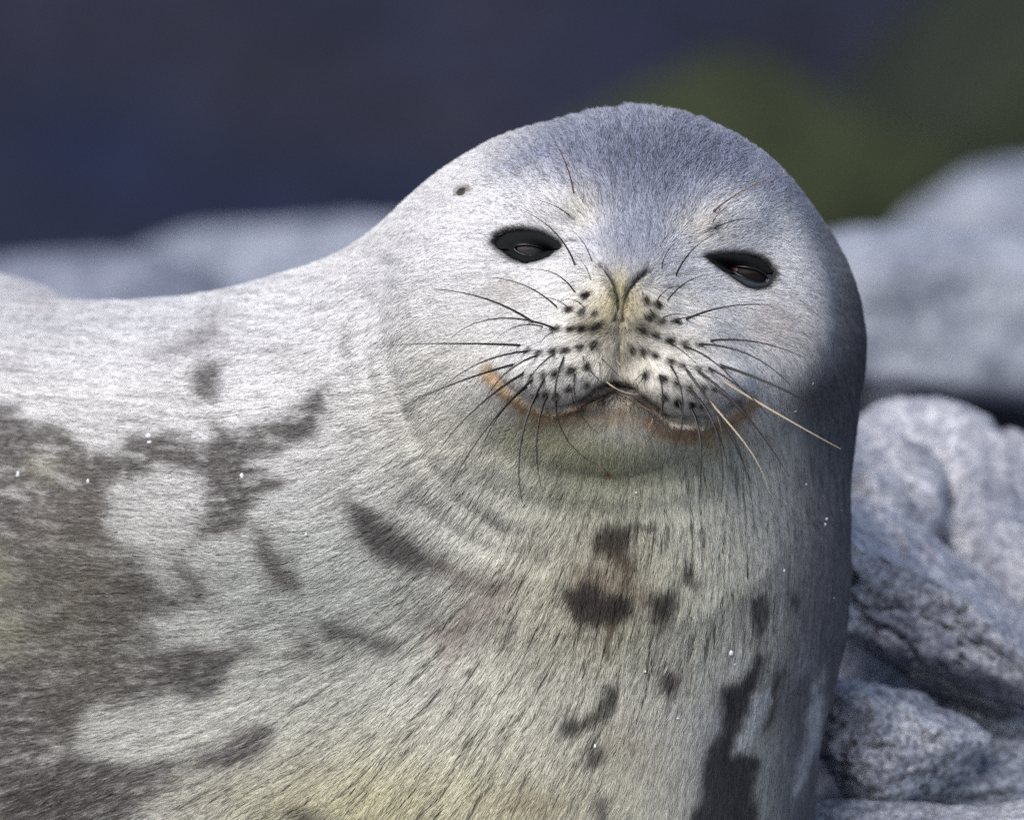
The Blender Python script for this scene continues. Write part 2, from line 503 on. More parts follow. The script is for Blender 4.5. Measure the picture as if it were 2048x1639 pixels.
FLOW = [  # photo position, hair direction
    (1265, 230, 0, -1), (1265, 330, 0, -1), (1265, 430, 0, -1), (1260, 520, 0, -1), (1100, 270, -.5, -1), (1050, 340, -.8, -.8), (1160, 380, -.4, -1),
    (1430, 270, .5, -1), (1520, 340, .8, -.9), (1370, 390, .4, -1), (1470, 400, .8, -.6), (1600, 430, .9, -.3), (1650, 540, .8, .2),
    (1100, 430, -1, -.5), (1040, 450, -1, -.25), (960, 480, -1, -.1), (930, 390, -1, -.3), (1000, 540, -1, .05), (1080, 545, -1, .2), (1130, 510, -1, -.3),
    (1440, 480, 1, -.3), (1520, 490, 1, -.1), (1580, 540, 1, .1), (1500, 600, 1, .15), (1400, 545, 1, -.2), (1580, 640, .9, .4),
    (900, 600, -1, .15), (980, 640, -1, .15), (940, 700, -1, .3), (820, 520, -1, .1), (720, 540, -1, .05), (500, 620, -1, -.1), (250, 680, -1, -.12), (20, 640, -1, -.1),
    (1080, 600, -1, .1), (1390, 610, 1, .15), (1190, 560, -.35, -1), (1300, 565, .4, -1), (1240, 585, 0, -1),
    (1205, 610, -.35, .9), (1275, 612, .4, .9), (1200, 650, -.9, .4), (1290, 655, .9, .4), (1140, 640, -1, .2), (1340, 655, 1, .25), (1080, 690, -1, .3), (1400, 710, 1, .35),
    (1150, 720, -.9, .5), (1330, 745, .8, .6), (1195, 740, -.3, 1), (1275, 745, .3, 1), (1235, 700, 0, 1), (1110, 780, -.5, .9), (1380, 800, .5, .9), (1180, 780, -.2, 1), (1300, 800, .2, 1), (1050, 760, -.8, .6), (1440, 780, .8, .6),
    (1235, 830, 0, 1), (1180, 830, -.4, 1), (1290, 850, .4, 1), (1100, 850, -.4, 1), (1030, 810, -.6, .8), (1400, 880, .15, 1), (1240, 930, 0, 1), (1240, 1050, -.1, 1), (1240, 1200, -.1, 1), (1240, 1350, -.2, 1), (1200, 1500, -.4, 1), (1180, 1620, -.45, 1),
    (1500, 800, .3, 1), (1480, 1000, .03, 1), (1500, 1200, .0, 1), (1480, 1400, -.1, 1), (1450, 1600, -.15, 1), (1620, 760, .35, 1), (1690, 700, .35, 1), (1690, 900, 0, 1), (1650, 1200, -.12, 1), (1600, 1500, -.12, 1), (1350, 1500, -.3, 1),
    (900, 800, -.8, .6), (980, 900, -.6, .9), (1080, 950, -.45, 1), (860, 900, -.8, .6), (780, 660, -.85, .5), (790, 800, -1, .3), (700, 800, -1, .05), (760, 930, -1, .45), (700, 1000, -1, .45), (850, 1020, -.8, .75), (950, 1050, -.6, .9), (1060, 1100, -.45, 1), (1050, 1250, -.5, 1), (900, 1200, -.75, .75), (960, 1400, -.55, .9), (800, 1350, -.8, .65), (700, 1200, -1, .45), (820, 1560, -.6, .8), (1020, 1560, -.5, 1),
    (1212, 570, -.15, 1), (1224, 605, -.1, 1), (1190, 565, -.5, .85), (1274, 580, .3, 1), (1260, 608, .15, 1), (1297, 572, .5, .85), (1235, 560, 0, -1), (1225, 545, -.1, -1), (1264, 550, .1, -1),
    (550, 850, -1, .05), (550, 1050, -1, .1), (550, 1250, -1, .25), (600, 1450, -.9, .55), (500, 1580, -.9, .55), (350, 900, -1, -.1), (350, 1100, -1, -.05), (350, 1300, -1, .05), (300, 1500, -1, .3), (100, 950, -1, -.1), (100, 1200, -1, -.05), (100, 1400, -1, .1), (100, 1600, -1, .35),
]
gx8, gy8 = raster_axes(8)
fx = np.zeros_like(gx8); fy = np.zeros_like(gx8); fw = np.zeros_like(gx8)
for (x, y, dx, dy) in FLOW:
    n_ = math.hypot(dx, dy)
    w = 1.0 / (((gx8 - x) ** 2 + (gy8 - y) ** 2) + 300.0) ** 1.7
    fx += w * dx / n_; fy += w * dy / n_; fw += w
fl = np.hypot(fx, fy) + 1e-12
FLOWMAP = np.stack([fx / fl, fy / fl], -1)
def flow_at(px, py):
    q = sample(FLOWMAP, 8, px, py)
    return q / (np.linalg.norm(q, axis=-1, keepdims=True) + 1e-6)

def blur(a, r):
    for ax in (0, 1):
        k = np.ones(2 * r + 1) / (2 * r + 1)
        pad = [(0, 0), (0, 0)]; pad[ax] = (r + 1, r)
        c = np.cumsum(np.pad(a, pad, mode='edge'), axis=ax, dtype=np.float64)
        hi = [slice(None)] * 2; lo = [slice(None)] * 2
        hi[ax] = slice(2 * r + 1, None); lo[ax] = slice(0, -(2 * r + 1))
        a = (c[tuple(hi)] - c[tuple(lo)]) / (2 * r + 1)
    return a.astype(np.float32)

def unit(a):
    a = a - a.mean()
    return a / (a.std() + 1e-9)

gx2, gy2 = raster_axes(2)
def streaks(noise_img, length):
    """noise combed along the hair direction (step 2 raster)"""
    acc = noise_img.copy(); n = 1
    for sgn in (1, -1):
        px, py = gx2.copy(), gy2.copy()
        for k in range(int(length / 2.5)):
            q = flow_at(px, py) if k % 3 == 0 else q
            px = px + q[..., 0] * 2.5 * sgn; py = py + q[..., 1] * 2.5 * sgn
            i = np.clip(((px - X0) / 2).astype(int), 0, noise_img.shape[1] - 1); j = np.clip(((py - Y0) / 2).astype(int), 0, noise_img.shape[0] - 1)
            acc = acc + noise_img[j, i]; n += 1
    return unit(acc / n).astype(np.float32)
shape2 = gx2.shape
STREAK_FINE = streaks(rng.normal(size=shape2).astype(np.float32), 14)
STREAK_MID = streaks(unit(blur(rng.normal(size=shape2), 1)), 34)
STREAK_DASH = streaks(rng.normal(size=shape2).astype(np.float32), 30)
STREAK_BIG = streaks(unit(blur(blur(rng.normal(size=shape2), 2), 1)), 26)
WARP_X = unit(blur(blur(rng.normal(size=shape2), 8), 8)); WARP_Y = unit(blur(blur(rng.normal(size=shape2), 8), 8))
WARP_X2 = unit(blur(blur(rng.normal(size=shape2), 3), 3)); WARP_Y2 = unit(blur(blur(rng.normal(size=shape2), 3), 3))
MOTTLE = unit(blur(blur(rng.normal(size=shape2), 22), 22))

gx4, gy4 = raster_axes(4)
_wx = gx4 + 3.2 * WARP_X[::2, ::2][:gx4.shape[0], :gx4.shape[1]] + 2.0 * WARP_X2[::2, ::2][:gx4.shape[0], :gx4.shape[1]]
_wy = gy4 + 3.2 * WARP_Y[::2, ::2][:gx4.shape[0], :gx4.shape[1]] + 2.0 * WARP_Y2[::2, ::2][:gx4.shape[0], :gx4.shape[1]]
COAT = np.zeros(gx4.shape + (3,), np.float32)
COAT[:] = (0.72, 0.72, 0.735)
def lay(mask, col):
    global COAT
    m = np.clip(mask, 0, 1)[..., None]
    COAT = COAT * (1 - m) + np.array(col, np.float32) * m
def sig(d, soft):
    return 1.0 / (1.0 + np.exp(np.clip(d / soft, -40, 40)))
def blob(x, y, rx, ry, col, k=1.0, ang=0.0, soft=None, warp=True):
    a, b = (_wx, _wy) if warp else (gx4, gy4)
    c, s = math.cos(R(ang)), math.sin(R(ang))
    u = ((a - x) * c + (b - y) * s) / rx; v = (-(a - x) * s + (b - y) * c) / ry
    q = np.sqrt(u * u + v * v)
    if soft is None: lay(k * np.exp(-q ** 2 * 1.2), col)
    else: lay(k * sig((q - 1) * min(rx, ry), soft), col)
def patch(pts, col, k=1.0, soft=8.0, broken=0.0):
    x = [p[0] for p in pts]; y = [p[1] for p in pts]; e = soft * 6 + 30
    j0 = max(0, int((min(y) - e - Y0) / 4)); j1 = int((max(y) + e - Y0) / 4) + 1
    i0 = max(0, int((min(x) - e - X0) / 4)); i1 = int((max(x) + e - X0) / 4) + 1
    m = np.zeros(gx4.shape, np.float32)
    m[j0:j1, i0:i1] = k * sig(poly_sd(_wx[j0:j1, i0:i1], _wy[j0:j1, i0:i1], pts), soft)
    if broken:
        m *= 1 - broken * np.clip(STREAK_BIG[::2, ::2][:gx4.shape[0], :gx4.shape[1]] + .8 * WARP_X2[::2, ::2][:gx4.shape[0], :gx4.shape[1]], 0, 2)
    lay(m, col)
def line(pts, w, col, k=1.0):
    lay(k * np.exp(-(seg_dist(_wx, _wy, pts) / w) ** 2), col)

FLANK = (0.115, 0.105, 0.107); SPOT = (0.034, 0.029, 0.030); BROWN = (0.15, 0.115, 0.105)
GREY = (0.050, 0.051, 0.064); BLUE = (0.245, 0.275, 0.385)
# broad tints: yellow-green stain, plus top-light falloff painted darker into chest, belly and throat
blob(600, 1300, 800, 360, (0.50, 0.515, 0.49), .9)
blob(1000, 1650, 900, 300, (0.40, 0.39, 0.30), .9)
blob(1250, 1180, 400, 280, (0.42, 0.40, 0.295), .9)
blob(150, 620, 700, 130, (0.61, 0.62, 0.665), .9)
blob(1230, 560, 480, 300, (0.765, 0.77, 0.82), .85)
blob(1250, 930, 330, 120, (0.31, 0.32, 0.21), .9)
blob(1100, 870, 170, 60, (0.40, 0.39, 0.22), .8)
blob(700, 1620, 330, 120, (0.48, 0.45, 0.29), .7)
blob(1430, 1150, 150, 300, (0.50, 0.51, 0.44), .6)
blob(870, 840, 170, 220, (0.66, 0.645, 0.57), .7)
blob(600, 1150, 200, 120, (0.55, 0.60, 0.55), .4)
# grey side
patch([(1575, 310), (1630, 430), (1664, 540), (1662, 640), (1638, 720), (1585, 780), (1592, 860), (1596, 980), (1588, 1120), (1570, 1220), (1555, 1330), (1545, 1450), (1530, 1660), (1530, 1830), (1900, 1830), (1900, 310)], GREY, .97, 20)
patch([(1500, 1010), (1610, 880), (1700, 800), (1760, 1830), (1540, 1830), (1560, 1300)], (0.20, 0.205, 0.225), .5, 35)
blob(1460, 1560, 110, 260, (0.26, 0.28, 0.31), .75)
# crown and bridge of the nose
patch([(985, 330), (1040, 270), (1120, 210), (1270, 180), (1430, 215), (1540, 290), (1640, 430), (1600, 420), (1500, 372), (1430, 385), (1375, 430), (1340, 480), (1300, 545), (1262, 590), (1240, 590), (1215, 545), (1185, 480), (1190, 430), (1160, 370), (1100, 340), (1030, 345)], BLUE, .9, 18)
blob(1290, 300, 230, 80, (0.16, 0.175, 0.255), .65)
blob(1260, 430, 90, 90, (0.36, 0.38, 0.47), .4)
blob(1010, 580, 60, 45, (0.36, 0.33, 0.30), .55, 20)
blob(1545, 650, 70, 50, (0.52, 0.46, 0.43), .5)
blob(1160, 420, 50, 45, (0.70, 0.68, 0.62), .7); blob(1400, 450, 50, 45, (0.70, 0.68, 0.62), .7)
# muzzle
blob(1240, 700, 200, 130, (0.80, 0.76, 0.655), .92)
blob(1240, 610, 80, 62, (0.54, 0.48, 0.28), .85)
blob(1238, 580, 22, 40, (0.42, 0.38, 0.20), .7)
blob(1235, 655, 70, 26, (0.24, 0.21, 0.16), .5)
blob(1185, 645, 42, 18, (0.17, 0.145, 0.11), .75, 10); blob(1290, 652, 46, 20, (0.17, 0.145, 0.11), .75, -5)
blob(1060, 690, 60, 70, (0.80, 0.80, 0.82), .8); blob(1450, 750, 70, 70, (0.80, 0.79, 0.81), .8)
blob(1235, 735, 45, 60, (0.46, 0.42, 0.32), .6)
# stained lips and chin
line([(978, 746), (1012, 786), (1052, 820), (1082, 840)], 16, (0.46, 0.30, 0.14), .85)
line([(1085, 840), (1125, 850), (1160, 834)], 14, (0.42, 0.31, 0.17), .7)
line([(1300, 848), (1345, 872), (1410, 872), (1468, 848), (1504, 806)], 15, (0.36, 0.21, 0.10), .85)
line([(1420, 890), (1460, 860)], 30, (0.40, 0.30, 0.17), .6)
blob(1215, 830, 110, 36, (0.30, 0.22, 0.15), .8)
line([(1165, 808), (1200, 786), (1232, 776), (1264, 786), (1300, 815)], 19, (0.045, 0.032, 0.026), 1)
line([(1172, 808), (1145, 822), (1112, 830)], 7, (0.13, 0.08, 0.05), .85); line([(1294, 812), (1325, 832), (1360, 844)], 7, (0.13, 0.075, 0.045), .85)
blob(1468, 812, 22, 10, (0.10, 0.085, 0.085), .9, -20)
blob(1230, 870, 90, 26, (0.42, 0.42, 0.40), .6)
line(NOSTRIL_L, 3.4, (0.02, 0.018, 0.014), 1); line(NOSTRIL_R, 3.4, (0.02, 0.018, 0.014), 1)
line(PHILTRUM[:3], 3.5, (0.12, 0.10, 0.07), .7)
# eye surrounds
for e in EYES.values():
    lay(sig(poly_sd(gx4, gy4, e['outer']) - 5, 2.5), (0.014, 0.015, 0.017))
blob(1138, 483, 16, 5, (0.10, 0.10, 0.12), .7, -25)
blob(922, 383, 11, 9, (0.06, 0.05, 0.04), .9, -30)
line([(940, 372), (925, 385)], 5, (0.16, 0.13, 0.10), .8)
line([(1130, 425), (1140, 432)], 5, (0.1, 0.1, 0.1), .7); line([(1422, 455), (1432, 445)], 7, (0.1, 0.1, 0.12), .8)

# follicle spots of the whiskers
FOLL = [(580, 235), (690, 245), (790, 250), (470, 395), (595, 395), (700, 385), (800, 380), (835, 345), (350, 590), (455, 575), (560, 570), (670, 540), (785, 515), (250, 570),
        (370, 765), (480, 750), (605, 730), (720, 690), (270, 770), (575, 870), (720, 830), (380, 930), (465, 940), (300, 940),
        (1200, 290), (1300, 325), (1430, 335), (1140, 400), (1250, 440), (1365, 490), (1485, 515), (1600, 525), (1080, 540), (1165, 570), (1265, 605), (1385, 655), (1470, 690), (1600, 720), (1690, 730),
        (1195, 755), (1320, 795), (1420, 830), (1540, 870), (1650, 870), (1740, 880), (1345, 940), (1450, 990), (1570, 1010), (1650, 1030), (715, 115), (1185, 155), (1280, 190), (1230, 265)]
FOLL = [(1000 + x / 4.096, 560 + y / 4.096) for x, y in FOLL]
fol = np.zeros(gx4.shape, np.float32)
for x, y in FOLL:
    edge = 1.0 if abs(x - 1235) < 150 else .6
    fol = np.maximum(fol, edge * random.uniform(.65, 1) * np.exp(-(((gx4 - x - random.uniform(-2, 2)) / random.uniform(6.5, 9)) ** 2 + ((gy4 - y) / random.uniform(5.5, 8)) ** 2)))
lay(fol * .97, (0.018, 0.016, 0.015))

# spots on the flank
patch([(-400, 790), (0, 805), (45, 812), (65, 850), (140, 858), (155, 888), (235, 912), (250, 880), (290, 862), (350, 862), (400, 890), (432, 878), (418, 842), (450, 855), (520, 850), (562, 828), (600, 808), (622, 775), (660, 768), (642, 840), (630, 872), (560, 905), (520, 922), (540, 948), (578, 955), (565, 985), (512, 1000), (495, 1042), (480, 1068), (420, 1072), (383, 1082), (398, 1050), (415, 1010), (405, 962), (380, 950), (320, 945), (240, 958), (212, 985), (205, 1015),
       (215, 1050), (230, 1090), (290, 1108), (302, 1150), (330, 1180), (410, 1192), (420, 1205), (340, 1222), (300, 1240), (330, 1292), (430, 1296), (500, 1282), (525, 1298), (455, 1340), (450, 1370), (425, 1402), (390, 1402), (330, 1382), (300, 1390), (240, 1410), (190, 1402), (160, 1440), (152, 1490), (200, 1522), (270, 1532), (368, 1522), (345, 1572), (282, 1602), (235, 1660), (-400, 1700)], FLANK, .95, 6, .24)
blob(-10, 1140, 40, 50, (0.36, 0.36, 0.28), .8, soft=12); blob(15, 1270, 48, 48, (0.36, 0.36, 0.28), .8, soft=12); blob(85, 935, 32, 24, (0.38, 0.38, 0.30), .7, soft=8)
blob(150, 1200, 150, 280, (0.17, 0.158, 0.125), .65)
blob(100, 1600, 220, 60, (0.075, 0.062, 0.06), .5)
patch([(305, 712), (350, 682), (400, 642), (450, 624), (442, 662), (400, 692), (340, 706)], (0.2, 0.195, 0.21), .75, 9)
patch([(385, 742), (415, 728), (448, 730), (440, 790), (402, 800), (388, 780)], FLANK, .9, 6)
patch([(340, 1110), (380, 1118), (405, 1168), (412, 1200), (380, 1182), (350, 1142)], FLANK, .85, 8)
patch([(512, 1055), (545, 1080), (572, 1122), (605, 1168), (600, 1192), (540, 1176), (518, 1140), (510, 1092)], FLANK, .92, 7)
patch([(688, 1003), (730, 1012), (780, 1048), (852, 1088), (885, 1130), (862, 1142), (792, 1132), (750, 1112), (710, 1070)], (0.105, 0.10, 0.10), .93, 7)
line([(880, 1135), (930, 1160), (1000, 1175)], 20, BROWN, .6)
patch([(648, 1240), (682, 1236), (722, 1258), (790, 1278), (805, 1300), (740, 1292), (700, 1278), (655, 1272)], (0.12, 0.115, 0.115), .88, 7)
patch([(590, 1268), (630, 1268), (634, 1322), (600, 1312)], FLANK, .7, 9)
patch([(408, 1492), (470, 1462), (530, 1448), (548, 1460), (528, 1502), (490, 1526), (430, 1542), (372, 1536)], FLANK, .92, 7)
patch([(575, 1632), (610, 1618), (660, 1632), (650, 1680), (580, 1680)], SPOT, .9, 8)
blob(1020, 1055, 60, 14, (0.20, 0.19, 0.18), .5, 10); blob(690, 690, 10, 40, (0.3, 0.29, 0.3), .6); blob(515, 800, 18, 12, (0.3, 0.29, 0.3), .6); blob(815, 815, 9, 12, (0.2, 0.2, 0.2), .7); blob(805, 1470, 22, 12, (0.2, 0.19, 0.17), .6)
blob(560, 720, 60, 25, (0.45, 0.44, 0.45), .5); blob(90, 610, 40, 16, (0.5, 0.47, 0.48), .5); blob(20, 740, 40, 40, (0.5, 0.48, 0.5), .5)
patch([(850, 1255), (890, 1242), (960, 1205), (1010, 1170), (1030, 1185), (985, 1240), (930, 1290), (890, 1330), (870, 1310)], (0.27, 0.225, 0.21), .75, 14)
# chest
patch([(1185, 1066), (1222, 1050), (1310, 1045), (1305, 1064), (1268, 1064), (1264, 1085), (1270, 1110), (1280, 1140), (1255, 1145), (1225, 1118), (1182, 1100)], (0.055, 0.048, 0.040), .96, 4)
patch([(1150, 1125), (1270, 1120), (1285, 1200), (1140, 1200)], (0.20, 0.158, 0.125), .8, 12)
patch([(1120, 1178), (1165, 1168), (1212, 1186), (1262, 1192), (1264, 1240), (1240, 1258), (1180, 1252), (1138, 1242)], SPOT, .95, 5)
patch([(1288, 1192), (1352, 1168), (1346, 1242), (1318, 1258), (1294, 1232)], SPOT, .95, 5)
line([(1222, 1250), (1214, 1310)], 9, (0.13, 0.11, 0.075), .85)
blob(1378, 1148, 14, 20, SPOT, .95, soft=4); blob(1395, 1170, 6, 8, SPOT, .8, soft=4)
patch([(1196, 1395), (1212, 1366), (1236, 1372), (1222, 1420), (1192, 1450), (1140, 1478), (1118, 1472), (1120, 1445), (1150, 1428), (1170, 1440)], (0.055, 0.052, 0.052), .96, 4)
patch([(1158, 1534), (1176, 1492), (1200, 1474), (1212, 1505), (1192, 1532)], (0.05, 0.047, 0.048), .97, 4)
patch([(1322, 1352), (1348, 1334), (1372, 1350), (1356, 1390), (1324, 1386)], (0.07, 0.062, 0.06), .95, 5)
patch([(1192, 1600), (1225, 1596), (1215, 1640), (1190, 1640)], (0.07, 0.065, 0.065), .9, 5)
patch([(1506, 1202), (1536, 1188), (1534, 1240), (1522, 1292), (1510, 1250)], (0.05, 0.05, 0.055), .95, 4)
blob(1595, 1205, 6, 14, (0.04, 0.04, 0.05), .9, soft=3)
patch([(1436, 1400), (1445, 1370), (1475, 1362), (1500, 1335), (1512, 1302), (1535, 1310), (1530, 1352), (1500, 1402), (1490, 1440), (1475, 1500), (1505, 1502), (1520, 1530), (1512, 1570), (1518, 1720), (1368, 1720), (1380, 1640), (1402, 1570), (1408, 1502), (1448, 1452)], (0.040, 0.040, 0.046), .97, 4)
patch([(1545, 1350), (1572, 1340), (1560, 1370), (1552, 1430), (1532, 1470), (1530, 1420)], (0.04, 0.04, 0.046), .95, 4)
patch([(1498, 1430), (1520, 1385), (1536, 1372), (1540, 1400), (1524, 1450), (1500, 1490), (1474, 1502), (1488, 1465)], (0.48, 0.50, 0.515), 1, 3)
patch([(1612, 1420), (1642, 1342), (1642, 1440), (1606, 1580), (1590, 1592)], (0.44, 0.455, 0.48), 1, 4)
patch([(1590, 1350), (1612, 1270), (1616, 1320), (1600, 1352)], (0.33, 0.35, 0.40), .7, 6)
blob(1060, 1610, 90, 40, (0.27, 0.22, 0.14), .5)
blob(1250, 1480, 90, 60, (0.36, 0.33, 0.26), .5); blob(1280, 1560, 50, 80, (0.36, 0.34, 0.28), .4)
blob(1217, 952, 6, 6, (0.20, 0.03, 0.02), .95, soft=2, warp=False)
COAT *= (1 + 0.045 * MOTTLE[::2, ::2][:gx4.shape[0], :gx4.shape[1]])[..., None]

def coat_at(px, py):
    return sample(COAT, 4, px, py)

# per-region hair: position, length, lift (degrees), gap strength, clump strength
HAIR = np.array([
    (1105, 815, 10, 7, .1, .3), (1150, 808, 11, 7, .1, .3), (1395, 832, 10, 7, .1, .3), (1320, 820, 11, 7, .1, .3),
    (1270, 225, 20, 52, 0.165, 0.2), (1060, 280, 14.8, 28, 0.11, 0.2), (1480, 290, 14.8, 28, 0.138, 0.2), (1270, 330, 14.8, 30, 0.165, 0.2), (1270, 450, 12.3, 20, 0.138, 0.2), (1270, 540, 11.5, 16, 0.11, 0.2),
    (950, 450, 11.5, 10, 0.066, 0.2), (900, 330, 11.5, 22, 0.055, 0.2), (1060, 430, 13.9, 13, 0.11, 0.3), (1060, 550, 12.3, 10, 0.0825, 0.3), (1480, 460, 13.9, 13, 0.11, 0.3), (1500, 620, 12.3, 10, 0.066, 0.2), (1620, 500, 13.9, 12, 0.11, 0.2),
    (950, 640, 12.3, 9, 0.055, 0.2), (1100, 640, 13.1, 14, 0.11, 0.3), (1240, 600, 14.8, 12, 0.193, 0.5), (1150, 720, 16.4, 16, 0.165, 0.5), (1340, 740, 16.4, 16, 0.165, 0.5), (1235, 720, 18, 12, 0.193, 0.5), (1230, 840, 18, 12, 0.193, 0.4),
    (1240, 930, 20, 11, 0.3, 0.4), (1050, 900, 22, 12, 0.3, 0.4), (1240, 1100, 30, 12, 0.75, 1), (1250, 1300, 34, 12, 0.8, 1), (1420, 1000, 28, 10, 0.7, 1), (1480, 1200, 34, 9, 0.75, 1), (1050, 1200, 30, 13, 0.7, 0.9), (950, 1400, 34, 13, 0.75, 1), (1150, 1450, 34, 11, 0.7, 1), (800, 1550, 36, 15, 0.7, 1),
    (850, 1000, 26, 14, 0.5, 0.6), (770, 750, 24, 16, 0.4, 0.5), (600, 700, 22, 13, 0.2, 0.3), (300, 640, 22, 13, 0.12, 0.2), (400, 900, 24, 13, 0.4, 0.4), (600, 1100, 26, 13, 0.45, 0.5), (300, 1200, 26, 13, 0.45, 0.5), (100, 1000, 24, 13, 0.4, 0.4), (200, 1550, 30, 14, 0.5, 0.6), (500, 1500, 32, 14, 0.55, 0.8),
    (1680, 700, 18, 7, 0.138, 0.2), (1690, 950, 24, 5, 0.3, 0.3), (1640, 1200, 24, 4, 0.2, 0.2), (1600, 1500, 24, 3, 0.1, 0.1), (1460, 1560, 26, 4, 0.12, 0.3), (1330, 1560, 30, 5, 0.25, 0.5)], float)
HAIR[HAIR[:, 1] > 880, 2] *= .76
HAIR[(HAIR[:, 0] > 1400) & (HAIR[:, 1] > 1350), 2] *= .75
def hair_at(px, py):
    acc = np.zeros((len(px), 4)); wt = np.zeros(len(px))
    for h in HAIR:
        w = 1.0 / (((px - h[0]) ** 2 + (py - h[1]) ** 2) + 900.0) ** 2
        acc += w[:, None] * h[2:]; wt += w
    return acc / wt[:, None]

# ------------------------------------------------------------------ the seal: objects
seal = bpy.data.objects.new('seal', None)
link(seal)
_c = to_m(P(1150, 1850, 380)); seal.location = (_c[0], _c[1], 0.0)
tag(seal, 'pale grey seal with dark flank spots and drowsy half closed eyes looking at the camera', 'seal')
OFF = np.array(seal.location)
def local(W):
    return to_m(W) - OFF

m_body, nt, b = new_mat('seal_skin')
at = N(nt, 'ShaderNodeAttribute', attribute_name='coat_color')
nt.links.new(at.outputs['Color'], b.inputs['Base Color'])
b.inputs['Roughness'].default_value = 0.55
b.inputs['Specular IOR Level'].default_value = 0.3
tc = N(nt, 'ShaderNodeTexCoord'); no = N(nt, 'ShaderNodeTexNoise', Scale=420.0, Detail=2.0)
nt.links.new(tc.outputs['Object'], no.inputs['Vector'])
bp = N(nt, 'ShaderNodeBump', Strength=0.3, Distance=0.001); nt.links.new(no.outputs['Fac'], bp.inputs['Height']); nt.links.new(bp.outputs[0], b.inputs['Normal'])

m_fur, nt, b = new_mat('seal_fur')
at = N(nt, 'ShaderNodeAttribute', attribute_name='coat_color')
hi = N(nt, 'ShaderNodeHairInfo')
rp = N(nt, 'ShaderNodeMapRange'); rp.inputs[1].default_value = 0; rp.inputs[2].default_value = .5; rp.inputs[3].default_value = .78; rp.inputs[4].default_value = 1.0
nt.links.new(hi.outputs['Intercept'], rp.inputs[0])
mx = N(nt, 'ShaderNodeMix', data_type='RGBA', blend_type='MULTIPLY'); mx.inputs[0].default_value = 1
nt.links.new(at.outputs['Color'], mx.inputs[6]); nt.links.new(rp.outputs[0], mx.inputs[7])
nt.links.new(mx.outputs[2], b.inputs['Base Color'])
an = N(nt, 'ShaderNodeAttribute', attribute_name='skin_normal')
ge = N(nt, 'ShaderNodeNewGeometry')
mv = N(nt, 'ShaderNodeMix', data_type='VECTOR'); mv.inputs[0].default_value = 0.7
nt.links.new(ge.outputs['Normal'], mv.inputs[4]); nt.links.new(an.outputs['Vector'], mv.inputs[5])
nv = N(nt, 'ShaderNodeVectorMath', operation='NORMALIZE'); nt.links.new(mv.outputs[1], nv.inputs[0])
nt.links.new(nv.outputs[0], b.inputs['Normal'])
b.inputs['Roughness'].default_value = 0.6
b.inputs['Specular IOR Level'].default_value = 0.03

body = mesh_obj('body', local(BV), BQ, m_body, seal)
bpx, bpy_ = proj(BV)
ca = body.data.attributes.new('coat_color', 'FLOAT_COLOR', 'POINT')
cc = coat_at(bpx, bpy_) * np.clip(0.55 - 0.42 * hair_at(bpx, bpy_)[:, 2], .15, 1)[:, None]  # skin painted darker where fur parts, as shade in the gaps
ca.data.foreach_set('color', np.concatenate([cc, np.ones((len(cc), 1))], 1).astype(np.float32).ravel())

